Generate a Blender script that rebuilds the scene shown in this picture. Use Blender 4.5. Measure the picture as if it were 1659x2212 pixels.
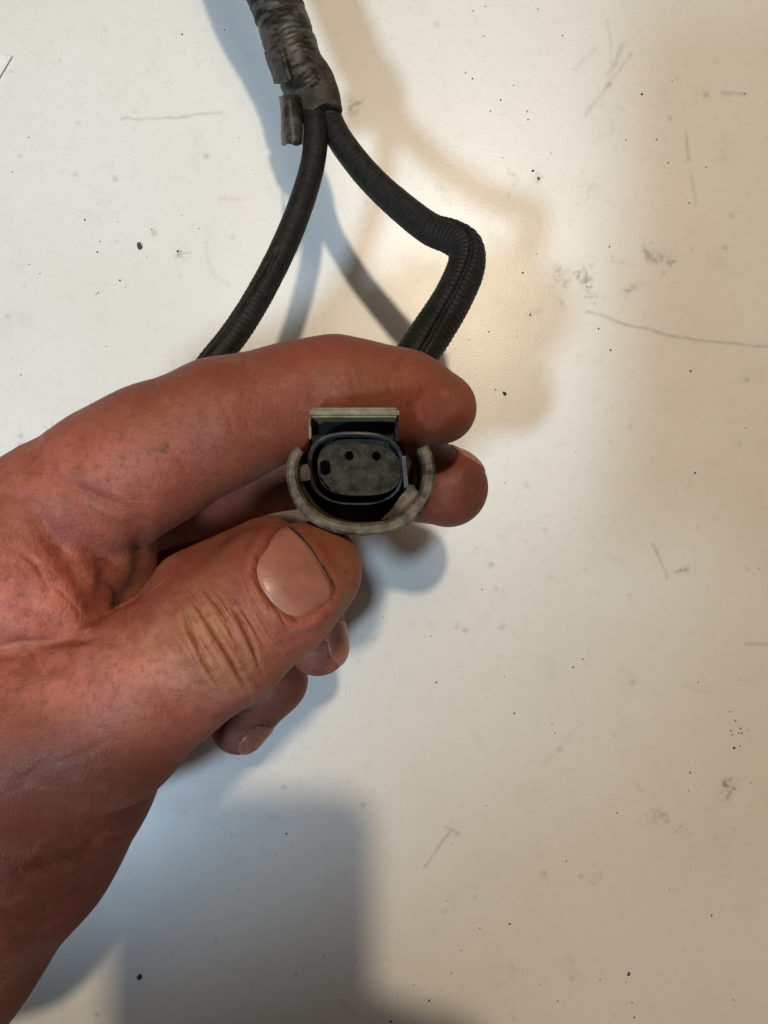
import bpy, bmesh, math, random
import numpy as np
from mathutils import Vector, Matrix, noise as mnoise
random.seed(4); rng = np.random.default_rng(4)

for o in list(bpy.data.objects): bpy.data.objects.remove(o)
scene = bpy.context.scene
MM = 0.001
CAMZ = 220.0                 # camera height above the bench, mm

# ------------------------------------------------------------------ camera
cam_d = bpy.data.cameras.new('camera'); cam = bpy.data.objects.new('camera', cam_d)
scene.collection.objects.link(cam)
cam.location = (0, 0, CAMZ*MM)
cam_d.sensor_fit = 'HORIZONTAL'; cam_d.angle = 2*math.atan(0.5)
cam_d.clip_start = 0.002; cam_d.clip_end = 20
scene.camera = cam
scene.render.resolution_x = 768; scene.render.resolution_y = 1024

# ------------------------------------------------------------------ light
world = bpy.data.worlds.new('World'); scene.world = world; world.use_nodes = True
bg = world.node_tree.nodes['Background']
bg.inputs['Color'].default_value = (1.0, 0.86, 0.70, 1); bg.inputs['Strength'].default_value = 0.05

def area(name, direction, dist, size, power, col, shape='DISK', size_y=None):
    l = bpy.data.lights.new(name, 'AREA'); l.shape = shape; l.size = size
    if size_y: l.size_y = size_y
    l.energy = power; l.color = col
    o = bpy.data.objects.new(name, l); scene.collection.objects.link(o)
    d = Vector(direction).normalized(); o.location = d*dist
    o.rotation_euler = (-d).to_track_quat('-Z', 'Y').to_euler()
    return o
area('ceiling_lamp', (.095, .345, 1), 1.18, .052, 6.3, (1.0, .85, .64))
area('ceiling_panel', (.08, .46, 1), 1.5, .55, 3.0, (1.0, .83, .66), 'RECTANGLE', .40)
def spot(name, direction, dist, aim, cone_deg, blend, radius, power, col):
    l = bpy.data.lights.new(name, 'SPOT'); l.spot_size = math.radians(cone_deg); l.spot_blend = blend
    l.shadow_soft_size = radius; l.energy = power; l.color = col
    o = bpy.data.objects.new(name, l); scene.collection.objects.link(o)
    o.location = Vector(direction).normalized()*dist
    o.rotation_euler = (Vector(aim)-o.location).to_track_quat('-Z', 'Y').to_euler()
    return o
spot('cool_lamp', (-.44, -.46, 1), 1.2, (-.058, .068, 0), 16.0, .50, .07, 37.0, (.57, .79, 1.0))  # cool lamp, its cone shaped to cut the light off along the lower bench
area('cool_fill', (-.23, -.31, 1), 1.2, .34, .25, (.48, .73, 1.0), 'RECTANGLE', .24)  # added bluish fill for the shadow beside the arm; no window known

vs = scene.view_settings
vs.view_transform = 'Standard'; vs.look = 'None'; vs.exposure = 0; vs.gamma = 1; vs.use_curve_mapping = False

# ------------------------------------------------------------------ helpers
def P(px, py, z):
    """a point (mm) at height z seen at photo position px, py (photo 1659 x 2212)"""
    s = (CAMZ - z)/1659.0
    return np.array([(px-829.5)*s, -(py-1106.0)*s, z])

def link(o, parent=None):
    scene.collection.objects.link(o)
    if parent is not None: o.parent = parent
    return o
def mesh_obj(name, verts, faces, mat=None, parent=None, smooth=True):
    me = bpy.data.meshes.new(name)
    v = np.asarray(verts, float)*MM
    me.from_pydata(v.tolist(), [], [tuple(int(i) for i in f) for f in faces])
    me.update()
    if smooth: me.polygons.foreach_set('use_smooth', [True]*len(me.polygons))
    if mat: me.materials.append(mat)
    return link(bpy.data.objects.new(name, me), parent)
def bm_obj(name, bm, mat=None, parent=None, smooth=False):
    bmesh.ops.recalc_face_normals(bm, faces=bm.faces[:])
    for v in bm.verts: v.co *= MM
    me = bpy.data.meshes.new(name); bm.to_mesh(me); bm.free()
    if smooth: me.polygons.foreach_set('use_smooth', [True]*len(me.polygons))
    if mat: me.materials.append(mat)
    return link(bpy.data.objects.new(name, me), parent)
def tag(o, label=None, cat=None, kind=None, group=None):
    if label: o['label'] = label
    if cat: o['category'] = cat
    if kind: o['kind'] = kind
    if group: o['group'] = group
    return o
def empty(name, loc_mm):
    e = bpy.data.objects.new(name, None); e.empty_display_size = .01
    e.location = Vector(loc_mm)*MM
    return link(e)
def adopt(child, parent):
    """keep world placement although the parent is moved"""
    child.parent = parent
    child.matrix_parent_inverse = Matrix.Translation(-Vector(parent.location))
    return child

def new_mat(name):
    m = bpy.data.materials.new(name); m.use_nodes = True
    nt = m.node_tree; b = nt.nodes['Principled BSDF']
    return m, nt, b
def N(nt, typ, **kw):
    n = nt.nodes.new(typ)
    for k, v in kw.items():
        if k in n.inputs: n.inputs[k].default_value = v
        else: setattr(n, k, v)
    return n
def math_n(nt, op, a, b=None, c=None):
    n = nt.nodes.new('ShaderNodeMath'); n.operation = op
    for i, x in enumerate((a, b, c)):
        if x is None: continue
        if isinstance(x, (int, float)): n.inputs[i].default_value = x
        else: nt.links.new(x, n.inputs[i])
    return n.outputs[0]
def mixc(nt, fac, a, b):
    n = nt.nodes.new('ShaderNodeMix'); n.data_type = 'RGBA'
    for s, x in ((n.inputs[0], fac), (n.inputs[6], a), (n.inputs[7], b)):
        if isinstance(x, (int, float)): s.default_value = x
        elif isinstance(x, tuple): s.default_value = x if len(x) == 4 else (*x, 1)
        else: nt.links.new(x, s)
    return n.outputs[2]
def noise_n(nt, vec, scale, detail=4, rough=.55):
    n = nt.nodes.new('ShaderNodeTexNoise'); n.inputs['Scale'].default_value = scale
    n.inputs['Detail'].default_value = detail; n.inputs['Roughness'].default_value = rough
    if vec is not None: nt.links.new(vec, n.inputs['Vector'])
    return n
def ramp(nt, x, a, b, lo=0., hi=1.):
    n = nt.nodes.new('ShaderNodeMapRange'); n.interpolation_type = 'SMOOTHSTEP'
    nt.links.new(x, n.inputs[0])
    for i, v in zip((1, 2, 3, 4), (a, b, lo, hi)): n.inputs[i].default_value = v
    return n.outputs[0]
def bump(nt, b, h, strength, dist):
    n = nt.nodes.new('ShaderNodeBump'); n.inputs['Strength'].default_value = strength
    n.inputs['Distance'].default_value = dist
    nt.links.new(h, n.inputs['Height']); nt.links.new(n.outputs[0], b.inputs['Normal'])
    return n

# ------------------------------------------------------------------ bench top material
SCR = []   # scuffs and scratches: (photo points, half width mm, strength, colour index, patchiness)
def scr(pts, w, s, c=0): SCR.append(([P(x, y, 0)[:2] for x, y in pts], w, s, c))
scr([(262,257),(370,254),(480,243)], .30, .42, 1)
scr([(1270,673),(1360,702),(1470,728),(1565,742),(1700,750)], .30, .45, 0)
scr([(1362,118),(1318,178),(1262,252)], .5, .36, 1)
scr([(1318,178),(1320,110),(1312,40)], .4, .22, 1)
scr([(1316,160),(1346,96)], .6, .34, 1)
scr([(1290,100),(1240,150)], .6, .18, 1)
scr([(1481,285),(1488,345)], .3, .38, 0)
scr([(1492,372),(1503,440)], .35, .26, 0)
scr([(1560,200),(1612,206)], .55, .30, 0)
scr([(1412,545),(1440,565)], 1.5, .55, 0)
scr([(1254,588),(1272,615)], .95, .68, 0)
scr([(1212,595),(1222,610)], 1.4, .5, 0)
scr([(1345,630),(1385,615)], .75, .48, 0)
scr([(1268,630),(1288,645)], 1.1, .34, 0)
scr([(1208,648),(1211,665)], .9, .38, 0)
scr([(1140,680),(1165,672)], .6, .22, 0)
scr([(1320,560),(1355,566)], .7, .2, 0)
scr([(755,242),(768,224)], .95, .75, 0)
scr([(1157,372),(1163,384)], .9, .6, 2)
scr([(1100,375),(1108,380)], 1.0, .32, 2)
scr([(1410,1176),(1436,1232),(1440,1252)], .35, .34, 0)
scr([(1462,1234),(1486,1230)], .6, .42, 0)
scr([(1610,1390),(1700,1394)], .45, .40, 1)
scr([(975,1793),(915,1872)], .32, .46, 1)
scr([(962,1786),(990,1800)], .30, .30, 0)
scr([(1574,1690),(1569,1716)], 1.1, .75, 2)
scr([(1410,1775),(1425,1765)], 1.3, .33, 2)
scr([(1470,1788),(1474,1794)], .9, .26, 0)
scr([(1370,1690),(1388,1712)], .35, .22, 0)
scr([(445,520),(455,580),(495,615)], .5, .16, 2)
scr([(475,428),(515,432)], .5, .2, 1)
scr([(952,400),(965,440)], 1.2, .24, 0)
scr([(1260,400),(1270,420)], 2.0, .16, 0)
scr([(1320,250),(1310,290)], 2.4, .10, 0)
scr([(1545,560),(1575,580)], 2.0, .1, 0)
scr([(960,480),(962,500)], .6, .3, 0)
scr([(1300,1880),(1290,1900)], .9, .18, 0)
scr([(740,2165),(765,2190)], .5, .28, 0)
scr([(1100,2080),(1110,2110)], .7, .16, 0)
scr([(580,1765),(600,1768)], .35, .35, 0)
scr([(1560,300),(1565,340)], 1.4, .14, 0)
scr([(1240,780),(1265,775)], 1.6, .12, 2)
scr([(150,1000),(330,960)], .3, .08, 0)
scr([(1480,1480),(1530,1500)], .4, .12, 0)
scr([(1180,1650),(1260,1560)], .35, .10, 0)
scr([(390,548),(400,545)], .9, .5, 0)

def bench_material():
    m, nt, b = new_mat('bench_laminate')
    geo = nt.nodes.new('ShaderNodeNewGeometry'); pos = geo.outputs['Position']
    at = nt.nodes.new('ShaderNodeAttribute'); at.attribute_name = 'marks'
    sep = nt.nodes.new('ShaderNodeSeparateColor'); nt.links.new(at.outputs['Color'], sep.inputs[0])
    big = noise_n(nt, pos, 13, 3, .5)
    mid = noise_n(nt, pos, 80, 5, .62)
    fine = noise_n(nt, pos, 1500, 2, .5)
    col = mixc(nt, ramp(nt, big.outputs[0], .38, .68), (.83, .80, .745), (.79, .75, .68))
    col = mixc(nt, ramp(nt, mid.outputs[0], .52, .78, 0, .20), col, (.56, .51, .43))
    col = mixc(nt, ramp(nt, fine.outputs[0], .42, .70, 0, .19), col, (.52, .48, .43))
    blot = noise_n(nt, pos, 330, 4, .65)
    col = mixc(nt, ramp(nt, blot.outputs[0], .50, .74, 0, .17), col, (.50, .45, .38))
    vor = nt.nodes.new('ShaderNodeTexVoronoi'); vor.inputs['Scale'].default_value = 140; nt.links.new(pos, vor.inputs['Vector'])
    fk = math_n(nt, 'MULTIPLY', ramp(nt, vor.outputs['Distance'], .04, .20, 1, 0), ramp(nt, mid.outputs[0], .46, .62, 0, .38))
    col = mixc(nt, fk, col, (.33, .30, .26))
    for i, colr in ((0, (.13, .12, .10)), (1, (.27, .19, .16)), (2, (.20, .17, .08))):
        col = mixc(nt, sep.outputs[i], col, colr)
    nt.links.new(col, b.inputs['Base Color'])
    nt.links.new(math_n(nt, 'MULTIPLY_ADD', mid.outputs[0], .08, .29), b.inputs['Roughness'])
    b.inputs['Specular IOR Level'].default_value = .5
    bump(nt, b, fine.outputs[0], .075, .0003)
    return m
def vnoise(x, y, f, seed):
    """cheap smooth value noise"""
    g = np.random.default_rng(seed).random((256, 256)); x = x*f+91.7; y = y*f+47.3
    i, j = np.floor(x).astype(int), np.floor(y).astype(int); u, v = x-i, y-j; u = u*u*(3-2*u); v = v*v*(3-2*v)
    q = lambda a, b: g[a % 256, b % 256]
    return (q(i, j)*(1-u)+q(i+1, j)*u)*(1-v)+(q(i, j+1)*(1-u)+q(i+1, j+1)*u)*v
def build_bench():
    h = .4
    xs = np.concatenate([[-550, -380, -240, -160], np.arange(-122, 122.01, h), [160, 240, 380, 550]])
    ys = np.concatenate([[-450, -340, -240, -190], np.arange(-158, 158.01, h), [190, 240, 340, 450]])
    X, Y = np.meshgrid(xs, ys, indexing='ij'); nx, ny = X.shape; x, y = X.ravel(), Y.ravel()
    marks = np.zeros((len(x), 4)); marks[:, 3] = 1
    p1 = np.clip((.6*vnoise(x, y, 1.1, 1)+.4*vnoise(x, y, 2.2, 2)-.30)/.35, 0, 1)
    p2 = vnoise(x, y, .45, 3)
    for pts, w, st, c in SCR:
        ln = smooth_line(pts, 6) if len(pts) > 2 else np.asarray(pts, float)
        lo, hi = ln.min(0)-6, ln.max(0)+6
        ii = np.nonzero((x > lo[0]) & (x < hi[0]) & (y > lo[1]) & (y < hi[1]))[0]
        thin = w < .7; amp = .35 if thin else 1.5*w
        qx = x[ii]+amp*(vnoise(x[ii], y[ii], .35 if thin else .8, 5)-.5)*2; qy = y[ii]+amp*(vnoise(x[ii], y[ii], .35 if thin else .8, 6)-.5)*2
        d = polydist(np.stack([qx, qy], 1), ln); ww = max(w, .36)*(1.2 if thin else 1.35)
        k = st*np.exp(-(d/ww)**2)*((.45+.55*p2[ii]) if thin else (.12+.88*p1[ii]))
        marks[ii, c] = np.maximum(marks[ii, c], k)
    V = np.stack([x, y, np.zeros(len(x))], 1)
    I = np.arange(nx*ny).reshape(nx, ny)
    Q = np.stack([I[:-1, :-1], I[1:, :-1], I[1:, 1:], I[:-1, 1:]], -1).reshape(-1, 4)
    rim = np.concatenate([I[:, 0], I[-1, 1:], I[-2::-1, -1], I[0, -2:0:-1]]); m = len(rim)      # slab edge and underside
    base = len(V); low = V[rim].copy(); low[:, 2] = -24; V = np.vstack([V, low]); nb = base+np.arange(m)
    Q = np.vstack([Q, np.stack([rim, nb, np.roll(nb, -1), np.roll(rim, -1)], 1)])
    V = np.vstack([V, [[-550, -450, -24], [550, -450, -24], [550, 450, -24], [-550, 450, -24]]]); Q = np.vstack([Q, [[len(V)-1, len(V)-2, len(V)-3, len(V)-4]]])
    marks = np.vstack([marks, np.tile([0, 0, 0, 1], (m+4, 1))])
    me = fast_mesh('workbench_top', V, Q, bench_material())
    me.polygons.foreach_set('use_smooth', np.zeros(len(me.polygons), bool))
    at = me.attributes.new('marks', 'FLOAT_COLOR', 'POINT'); at.data.foreach_set('color', marks.astype(np.float32).ravel())
    return tag(link(bpy.data.objects.new('workbench_top', me)), 'off-white scuffed workbench top dotted with grit and scratches', None, 'structure')

# ------------------------------------------------------------------ signed distance toolkit (hands)
class Grid:
    def __init__(s, lo, hi, h):
        s.lo = np.array(lo, np.float32); s.h = h
        s.n = np.ceil((np.array(hi)-np.array(lo))/h).astype(int)+1
        s.ax = [s.lo[i]+h*np.arange(s.n[i], dtype=np.float32) for i in range(3)]
    def field(s): return np.full(s.n, 6.0, np.float32)
    def box(s, lo, hi):
        a = np.clip(np.floor((np.array(lo)-s.lo)/s.h).astype(int), 0, s.n-1)
        b = np.clip(np.ceil((np.array(hi)-s.lo)/s.h).astype(int)+1, 1, s.n)
        return tuple(slice(int(i), int(j)) for i, j in zip(a, b))
def smin(a, b, k):
    if k <= 0: return np.minimum(a, b)
    h = np.maximum(k-np.abs(a-b), 0)/k
    return np.minimum(a, b)-h*h*k*.25
def cone(G, F, a, b, ra, rb, k, flat=None):
    """rounded cone from a to b joined into field F; flat = (axis, factor) squashes the section"""
    a = np.asarray(a, np.float32); b = np.asarray(b, np.float32)
    R = max(ra, rb)*(max(1, flat[1]) if flat else 1)+k+2
    sl = G.box(np.minimum(a, b)-R, np.maximum(a, b)+R)
    x = G.ax[0][sl[0]][:, None, None]-a[0]; y = G.ax[1][sl[1]][None, :, None]-a[1]; z = G.ax[2][sl[2]][None, None, :]-a[2]
    d = b-a; L2 = float(d@d)+1e-9
    t = np.clip((x*d[0]+y*d[1]+z*d[2])/L2, 0, 1)
    vx, vy, vz = x-t*d[0], y-t*d[1], z-t*d[2]
    if flat:
        u = np.asarray(flat[0], np.float32); u = u/np.linalg.norm(u); q = 1/flat[1]-1
        w = (vx*u[0]+vy*u[1]+vz*u[2])*q
        vx, vy, vz = vx+u[0]*w, vy+u[1]*w, vz+u[2]*w
    dist = np.sqrt(vx*vx+vy*vy+vz*vz)-(ra+(rb-ra)*t)
    F[sl] = smin(F[sl], dist, k)
def join_chains(G, F, chains, kin, k):
    lo = np.min([P(*p[:3])-p[3] for c in chains for p in c], 0)-9; hi = np.max([P(*p[:3])+p[3] for c in chains for p in c], 0)+9
    sl = G.box(lo, hi); S = Grid.__new__(Grid); S.h = G.h; S.ax = [G.ax[i][sl[i]] for i in range(3)]
    S.lo = np.array([a[0] for a in S.ax], np.float32); S.n = np.array([len(a) for a in S.ax]); T = S.field()
    for c in chains: chain(S, T, c, kin)
    F[sl] = smin(F[sl], T, k)
def chain(G, F, pts, k, flat=None):
    for p, q in zip(pts[:-1], pts[1:]):
        cone(G, F, P(*p[:3]), P(*q[:3]), p[3], q[3], k, flat)
def surface_nets(G, F):
    n = np.array(F.shape); inside = F < 0
    c = np.zeros(n-1, np.uint8)
    for dx in (0, 1):
        for dy in (0, 1):
            for dz in (0, 1):
                c += inside[dx:n[0]-1+dx, dy:n[1]-1+dy, dz:n[2]-1+dz]
    act = (c > 0) & (c < 8)
    ids = np.full(n-1, -1, np.int32); I, J, K = np.nonzero(act); ids[I, J, K] = np.arange(len(I))
    acc = np.zeros((len(I), 3)); cnt = np.zeros(len(I))
    cor = [(0,0,0),(1,0,0),(0,1,0),(1,1,0),(0,0,1),(1,0,1),(0,1,1),(1,1,1)]
    val = [F[I+a, J+b, K+c2] for a, b, c2 in cor]
    for i in range(8):
        for j in range(i+1, 8):
            ci, cj = np.array(cor[i]), np.array(cor[j])
            if np.abs(ci-cj).sum() != 1: continue
            m = (val[i] < 0) != (val[j] < 0)
            t = (val[i][m]/(val[i][m]-val[j][m]))[:, None]
            acc[m] += ci+t*(cj-ci); cnt[m] += 1
    V = (np.stack([I, J, K], 1)+acc/cnt[:, None])*G.h+G.lo
    Q = []
    for ax in range(3):
        b1, b2 = (ax+1) % 3, (ax+2) % 3
        lo = [slice(1, -1)]*3; lo[ax] = slice(0, -1); hi = list(lo); hi[ax] = slice(1, None)
        A = inside[tuple(lo)]; B = inside[tuple(hi)]
        for sgn in (0, 1):
            E = np.stack(np.nonzero((A & ~B) if sgn == 0 else (~A & B)), 1)
            if not len(E): continue
            off = np.array([1, 1, 1]); off[ax] = 0; E = E+off
            def cell(o1, o2):
                e = E.copy(); e[:, b1] -= o1; e[:, b2] -= o2
                return ids[e[:, 0], e[:, 1], e[:, 2]]
            q = np.stack([cell(1, 1), cell(0, 1), cell(0, 0), cell(1, 0)], 1)
            Q.append(q if sgn == 0 else q[:, ::-1])
    Q = np.concatenate(Q)
    return V, Q[(Q >= 0).all(1)]
def vnormals(V, Q):
    fn = np.cross(V[Q[:, 2]]-V[Q[:, 0]], V[Q[:, 3]]-V[Q[:, 1]])
    n = np.zeros_like(V)
    for i in range(3):
        for j in range(4): n[:, i] += np.bincount(Q[:, j], fn[:, i], len(V))
    return n/(np.linalg.norm(n, axis=1)[:, None]+1e-12)
def relax(V, Q, it, lam=.5):
    e = np.concatenate([Q[:, [0, 1]], Q[:, [1, 2]], Q[:, [2, 3]], Q[:, [3, 0]]])
    deg = np.bincount(e[:, 0], minlength=len(V))+np.bincount(e[:, 1], minlength=len(V))
    for s in range(it*2):
        l = lam if s % 2 == 0 else -lam*1.04
        a = np.zeros_like(V)
        for i in range(3):
            a[:, i] = np.bincount(e[:, 0], V[e[:, 1], i], len(V))+np.bincount(e[:, 1], V[e[:, 0], i], len(V))
        V = V+l*(a/deg[:, None]-V)
    return V
def refine(V, Q, mask):
    """split the quads whose corners all lie in mask 2 x 2 (they stay on the old edges at the border)"""
    sel = mask[Q].all(1); q = Q[sel]; keep = Q[~sel]; n = len(V)
    e = np.stack([q, np.roll(q, -1, 1)], -1).reshape(-1, 2); e.sort(1)
    ue, inv, cnt = np.unique(e[:, 0].astype(np.int64)*n+e[:, 1], return_inverse=True, return_counts=True)
    inv = inv.reshape(-1, 4); a, b = ue//n, ue % n
    mid = (V[a]+V[b])/2; cen = V[q].mean(1); M = n+inv; C = n+len(ue)+np.arange(len(q))
    new = np.concatenate([np.stack([q[:, i], M[:, i], C, M[:, i-1]], 1) for i in range(4)])
    free = np.ones(n+len(ue)+len(q), bool); free[:n] = False; free[np.unique(q)] = True; free[np.unique(keep)] = False
    free[n:n+len(ue)] = cnt > 1
    V2 = np.vstack([V, mid, cen]); Q2 = np.vstack([keep, new])
    W = relax(V2, Q2, 2); V2[free] = W[free]
    return V2, Q2, free
def fast_mesh(name, V, Q, mat):
    me = bpy.data.meshes.new(name)
    me.vertices.add(len(V)); me.loops.add(len(Q)*4); me.polygons.add(len(Q))
    me.vertices.foreach_set('co', (V*MM).astype(np.float32).ravel())
    me.loops.foreach_set('vertex_index', Q.astype(np.int32).ravel())
    me.polygons.foreach_set('loop_start', np.arange(len(Q), dtype=np.int32)*4)
    me.polygons.foreach_set('use_smooth', np.ones(len(Q), bool))
    me.update(calc_edges=True); me.validate()
    me.materials.append(mat)
    return me
def proj(V):
    s = (CAMZ-V[:, 2])/1659.0
    return np.stack([V[:, 0]/s+829.5, 1106.0-V[:, 1]/s], 1)
def polydist(p, pts):
    d = np.full(len(p), 1e9); pts = np.asarray(pts, float)
    for a, b in zip(pts[:-1], pts[1:]):
        ab = b-a; t = np.clip(((p-a)@ab)/(ab@ab), 0, 1)
        d = np.minimum(d, np.linalg.norm(p-a-t[:, None]*ab, axis=1))
    return d
def smooth_line(pts, n=10):
    """Catmull-Rom through the points"""
    p = np.asarray(pts, float); p = np.vstack([2*p[0]-p[1], p, 2*p[-1]-p[-2]]); out = []
    for i in range(1, len(p)-2):
        for t in np.linspace(0, 1, n, endpoint=False):
            a, b, c, d = p[i-1], p[i], p[i+1], p[i+2]
            out.append(.5*(2*b+(c-a)*t+(2*a-5*b+4*c-d)*t*t+(3*b-a-3*c+d)*t**3))
    out.append(p[-2]); return np.array(out)

build_bench()

# ------------------------------------------------------------------ the hand that holds the connector
def skin_material():
    m, nt, b = new_mat('skin')
    at = nt.nodes.new('ShaderNodeAttribute'); at.attribute_name = 'skin_tint'
    tc = nt.nodes.new('ShaderNodeTexCoord'); ob = tc.outputs['Object']
    mott = noise_n(nt, ob, 170, 5, .6); small = noise_n(nt, ob, 900, 4, .6)
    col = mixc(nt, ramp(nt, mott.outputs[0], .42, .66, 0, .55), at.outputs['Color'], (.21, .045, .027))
    col = mixc(nt, ramp(nt, small.outputs[0], .48, .70, 0, .42), col, (.12, .045, .024))
    wide = noise_n(nt, ob, 55, 4, .6)
    col = mixc(nt, ramp(nt, wide.outputs[0], .46, .70, 0, .55), col, (.27, .055, .036))
    pale = noise_n(nt, ob, 210, 4, .6)
    col = mixc(nt, ramp(nt, pale.outputs[0], .52, .78, 0, .30), col, (.40, .17, .10))
    vein = noise_n(nt, ob, 110, 5, .7)
    col = mixc(nt, ramp(nt, vein.outputs[0], .55, .75, 0, .40), col, (.12, .036, .019))
    dirt = noise_n(nt, ob, 330, 6, .75)
    col = mixc(nt, math_n(nt, 'MULTIPLY', ramp(nt, dirt.outputs[0], .56, .70), at.outputs['Alpha']), col, (.05, .028, .016))
    nt.links.new(col, b.inputs['Base Color'])
    b.inputs['Subsurface Weight'].default_value = .12
    b.inputs['Subsurface Radius'].default_value = (1.0, .32, .16); b.inputs['Subsurface Scale'].default_value = .0016
    b.inputs['Roughness'].default_value = .5; b.inputs['Specular IOR Level'].default_value = .27
    v = nt.nodes.new('ShaderNodeTexVoronoi'); v.feature = 'DISTANCE_TO_EDGE'; v.inputs['Scale'].default_value = 1250
    wv = nt.nodes.new('ShaderNodeVectorMath'); wv.operation = 'MULTIPLY_ADD'; wv.inputs[1].default_value = (.0012,)*3
    nt.links.new(small.outputs['Color'], wv.inputs[0]); nt.links.new(ob, wv.inputs[2]); nt.links.new(wv.outputs[0], v.inputs['Vector'])
    h = math_n(nt, 'MULTIPLY_ADD', ramp(nt, v.outputs['Distance'], 0, .22), .5, math_n(nt, 'MULTIPLY', small.outputs[0], .8))
    h = math_n(nt, 'MULTIPLY_ADD', mott.outputs[0], 1.6, h)
    v2 = nt.nodes.new('ShaderNodeTexVoronoi'); v2.feature = 'DISTANCE_TO_EDGE'; v2.inputs['Scale'].default_value = 430
    w2 = nt.nodes.new('ShaderNodeVectorMath'); w2.operation = 'MULTIPLY_ADD'; w2.inputs[1].default_value = (.004,)*3
    nt.links.new(vein.outputs['Color'], w2.inputs[0]); nt.links.new(ob, w2.inputs[2]); nt.links.new(w2.outputs[0], v2.inputs['Vector'])
    h = math_n(nt, 'MULTIPLY_ADD', ramp(nt, v2.outputs['Distance'], 0, .10), .14, h)
    bump(nt, b, h, .36, .00022)
    nt.links.new(math_n(nt, 'MULTIPLY_ADD', small.outputs[0], .25, .40), b.inputs['Roughness'])
    return m
SKIN = skin_material()

INDEX = [(130,1103,84,12.6),(250,1030,85,12.0),(340,980,86,11.6),(480,914,86,10.7),(585,878,84.5,9.2),(650,860,83,9.1),(728,848,82,9.4),(805,853,80,8.4),(880,862,78,8.05),(952,882,76,6.7)]
MIDDLE = [(200,1110,64,12),(420,1050,59,10.2),(640,990,56,9.8),(760,990,54,9.7),(880,1025,53,9.2),(968,1053,54,8.6)]
RING = [(190,1190,48,11.5),(420,1195,47,9.6),(610,1205,46,9.0),(655,1290,47,8.2),(688,1395,50,6.6)]
PINKY = [(170,1300,32,10.5),(400,1330,32,8.6),(570,1370,34,7.8),(592,1470,37,7.2),(517,1566,40,6.7)]
THUMB = [(-120,1640,86,17),(60,1590,90,16.5),(222,1545,92,14.6),(345,1455,95,12.2),(470,1377,97,11.3),(600,1275,95,10.4),(680,1226,92,7.2)]

NAIL_T = [(621,1138),(641,1154),(667,1184),(690,1220),(707,1247),(717,1268),(715,1288),(697,1307),(668,1326),(640,1334),(614,1325),(591,1306),(565,1270),(555,1234),(562,1204),(585,1168),(605,1144)]
def c5(pts): return [(274+x*.3306, 1042+y*.3306) for x, y in pts]
def c1(pts): return [(x*.6613, 686+y*.6613) for x, y in pts]
def c2(pts): return [(x*.529, 1207+y*.529) for x, y in pts]
# (line in the photo, width mm, depth mm, dirt, z range)
CREASE = [
 (c5([(350,760),(372,830),(390,900),(450,1050),(520,1200),(600,1320),(650,1380)]), .34, .50, .50, (88,130)),
 (c5([(485,640),(540,740),(620,850),(680,950),(700,1010)]), .32, .46, .50, (88,130)),
 (c5([(470,800),(520,900),(580,1010),(660,1130),(730,1250),(790,1350)]), .34, .55, .55, (88,130)),
 (c5([(640,760),(720,880),(780,990),(830,1100),(880,1240)]), .32, .50, .55, (88,130)),
 (c5([(610,670),(690,740),(760,820),(810,920)]), .5, .22, .35, (88,130)),
 (c5([(230,930),(300,1040),(360,1130),(430,1270)]), .6, .2, .25, (88,130)),
 (c5([(400,880),(470,1020),(530,1120)]), .5, .18, .25, (88,130)),
 (c1([(120,420),(160,470),(190,530),(320,590),(450,640)]), 1.1, .65, .25, (70,130)),
 (c1([(640,255),(655,320),(672,400)]), .8, .25, .15, (80,130)),
 (c1([(1022,170),(1030,260),(1045,300)]), 1.0, .25, .15, (76,130)),
 (c1([(300,775),(335,830),(325,930),(300,980)]), 1.3, .6, .2, (50,100)),
 (c1([(90,600),(150,690),(215,780),(270,870),(320,970)]), 1.5, .8, .15, (60,110)),
 (c1([(450,690),(462,780),(450,860),(400,930),(350,1000)]), 1.5, .8, .15, (50,100)),
 (c1([(230,560),(300,640),(380,680),(440,700)]), 1.2, .5, .15, (60,100)),
 (c1([(0,560),(70,590),(120,640)]), 1.0, .3, .1, (70,110)),
 (c2([(-20,350),(100,348),(200,340),(320,330),(440,318)]), .8, .7, .35, (75,130)),
 (c2([(90,1275),(140,1250),(240,1215),(330,1190),(410,1140),(450,1110)]), .9, .8, .5, (60,130)),
 (c2([(160,1180),(300,1150),(400,1080),(470,1020)]), 1.2, .35, .1, (60,130)),
 (c2([(-10,1130),(120,1110),(260,1050)]), 1.4, .3, .1, (60,130)),
 (c2([(60,1470),(200,1400),(330,1320),(380,1260)]), 1.2, .4, .15, (60,130)),
 (c2([(0,1560),(140,1530),(250,1450)]), 1.2, .3, .1, (60,130)),
 (c2([(-10,200),(90,210),(180,240),(300,310)]), 1.0, .35, .15, (75,130)),
 (c2([(20,120),(110,170),(210,260)]), 1.0, .25, .1, (75,130)),
 (c2([(420,420),(520,390),(640,330),(700,250)]), 1.2, .25, .1, (85,130)),
 (c2([(985,730),(1005,770),(1015,790)]), .6, .4, .6, (20,60)),
]
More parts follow.
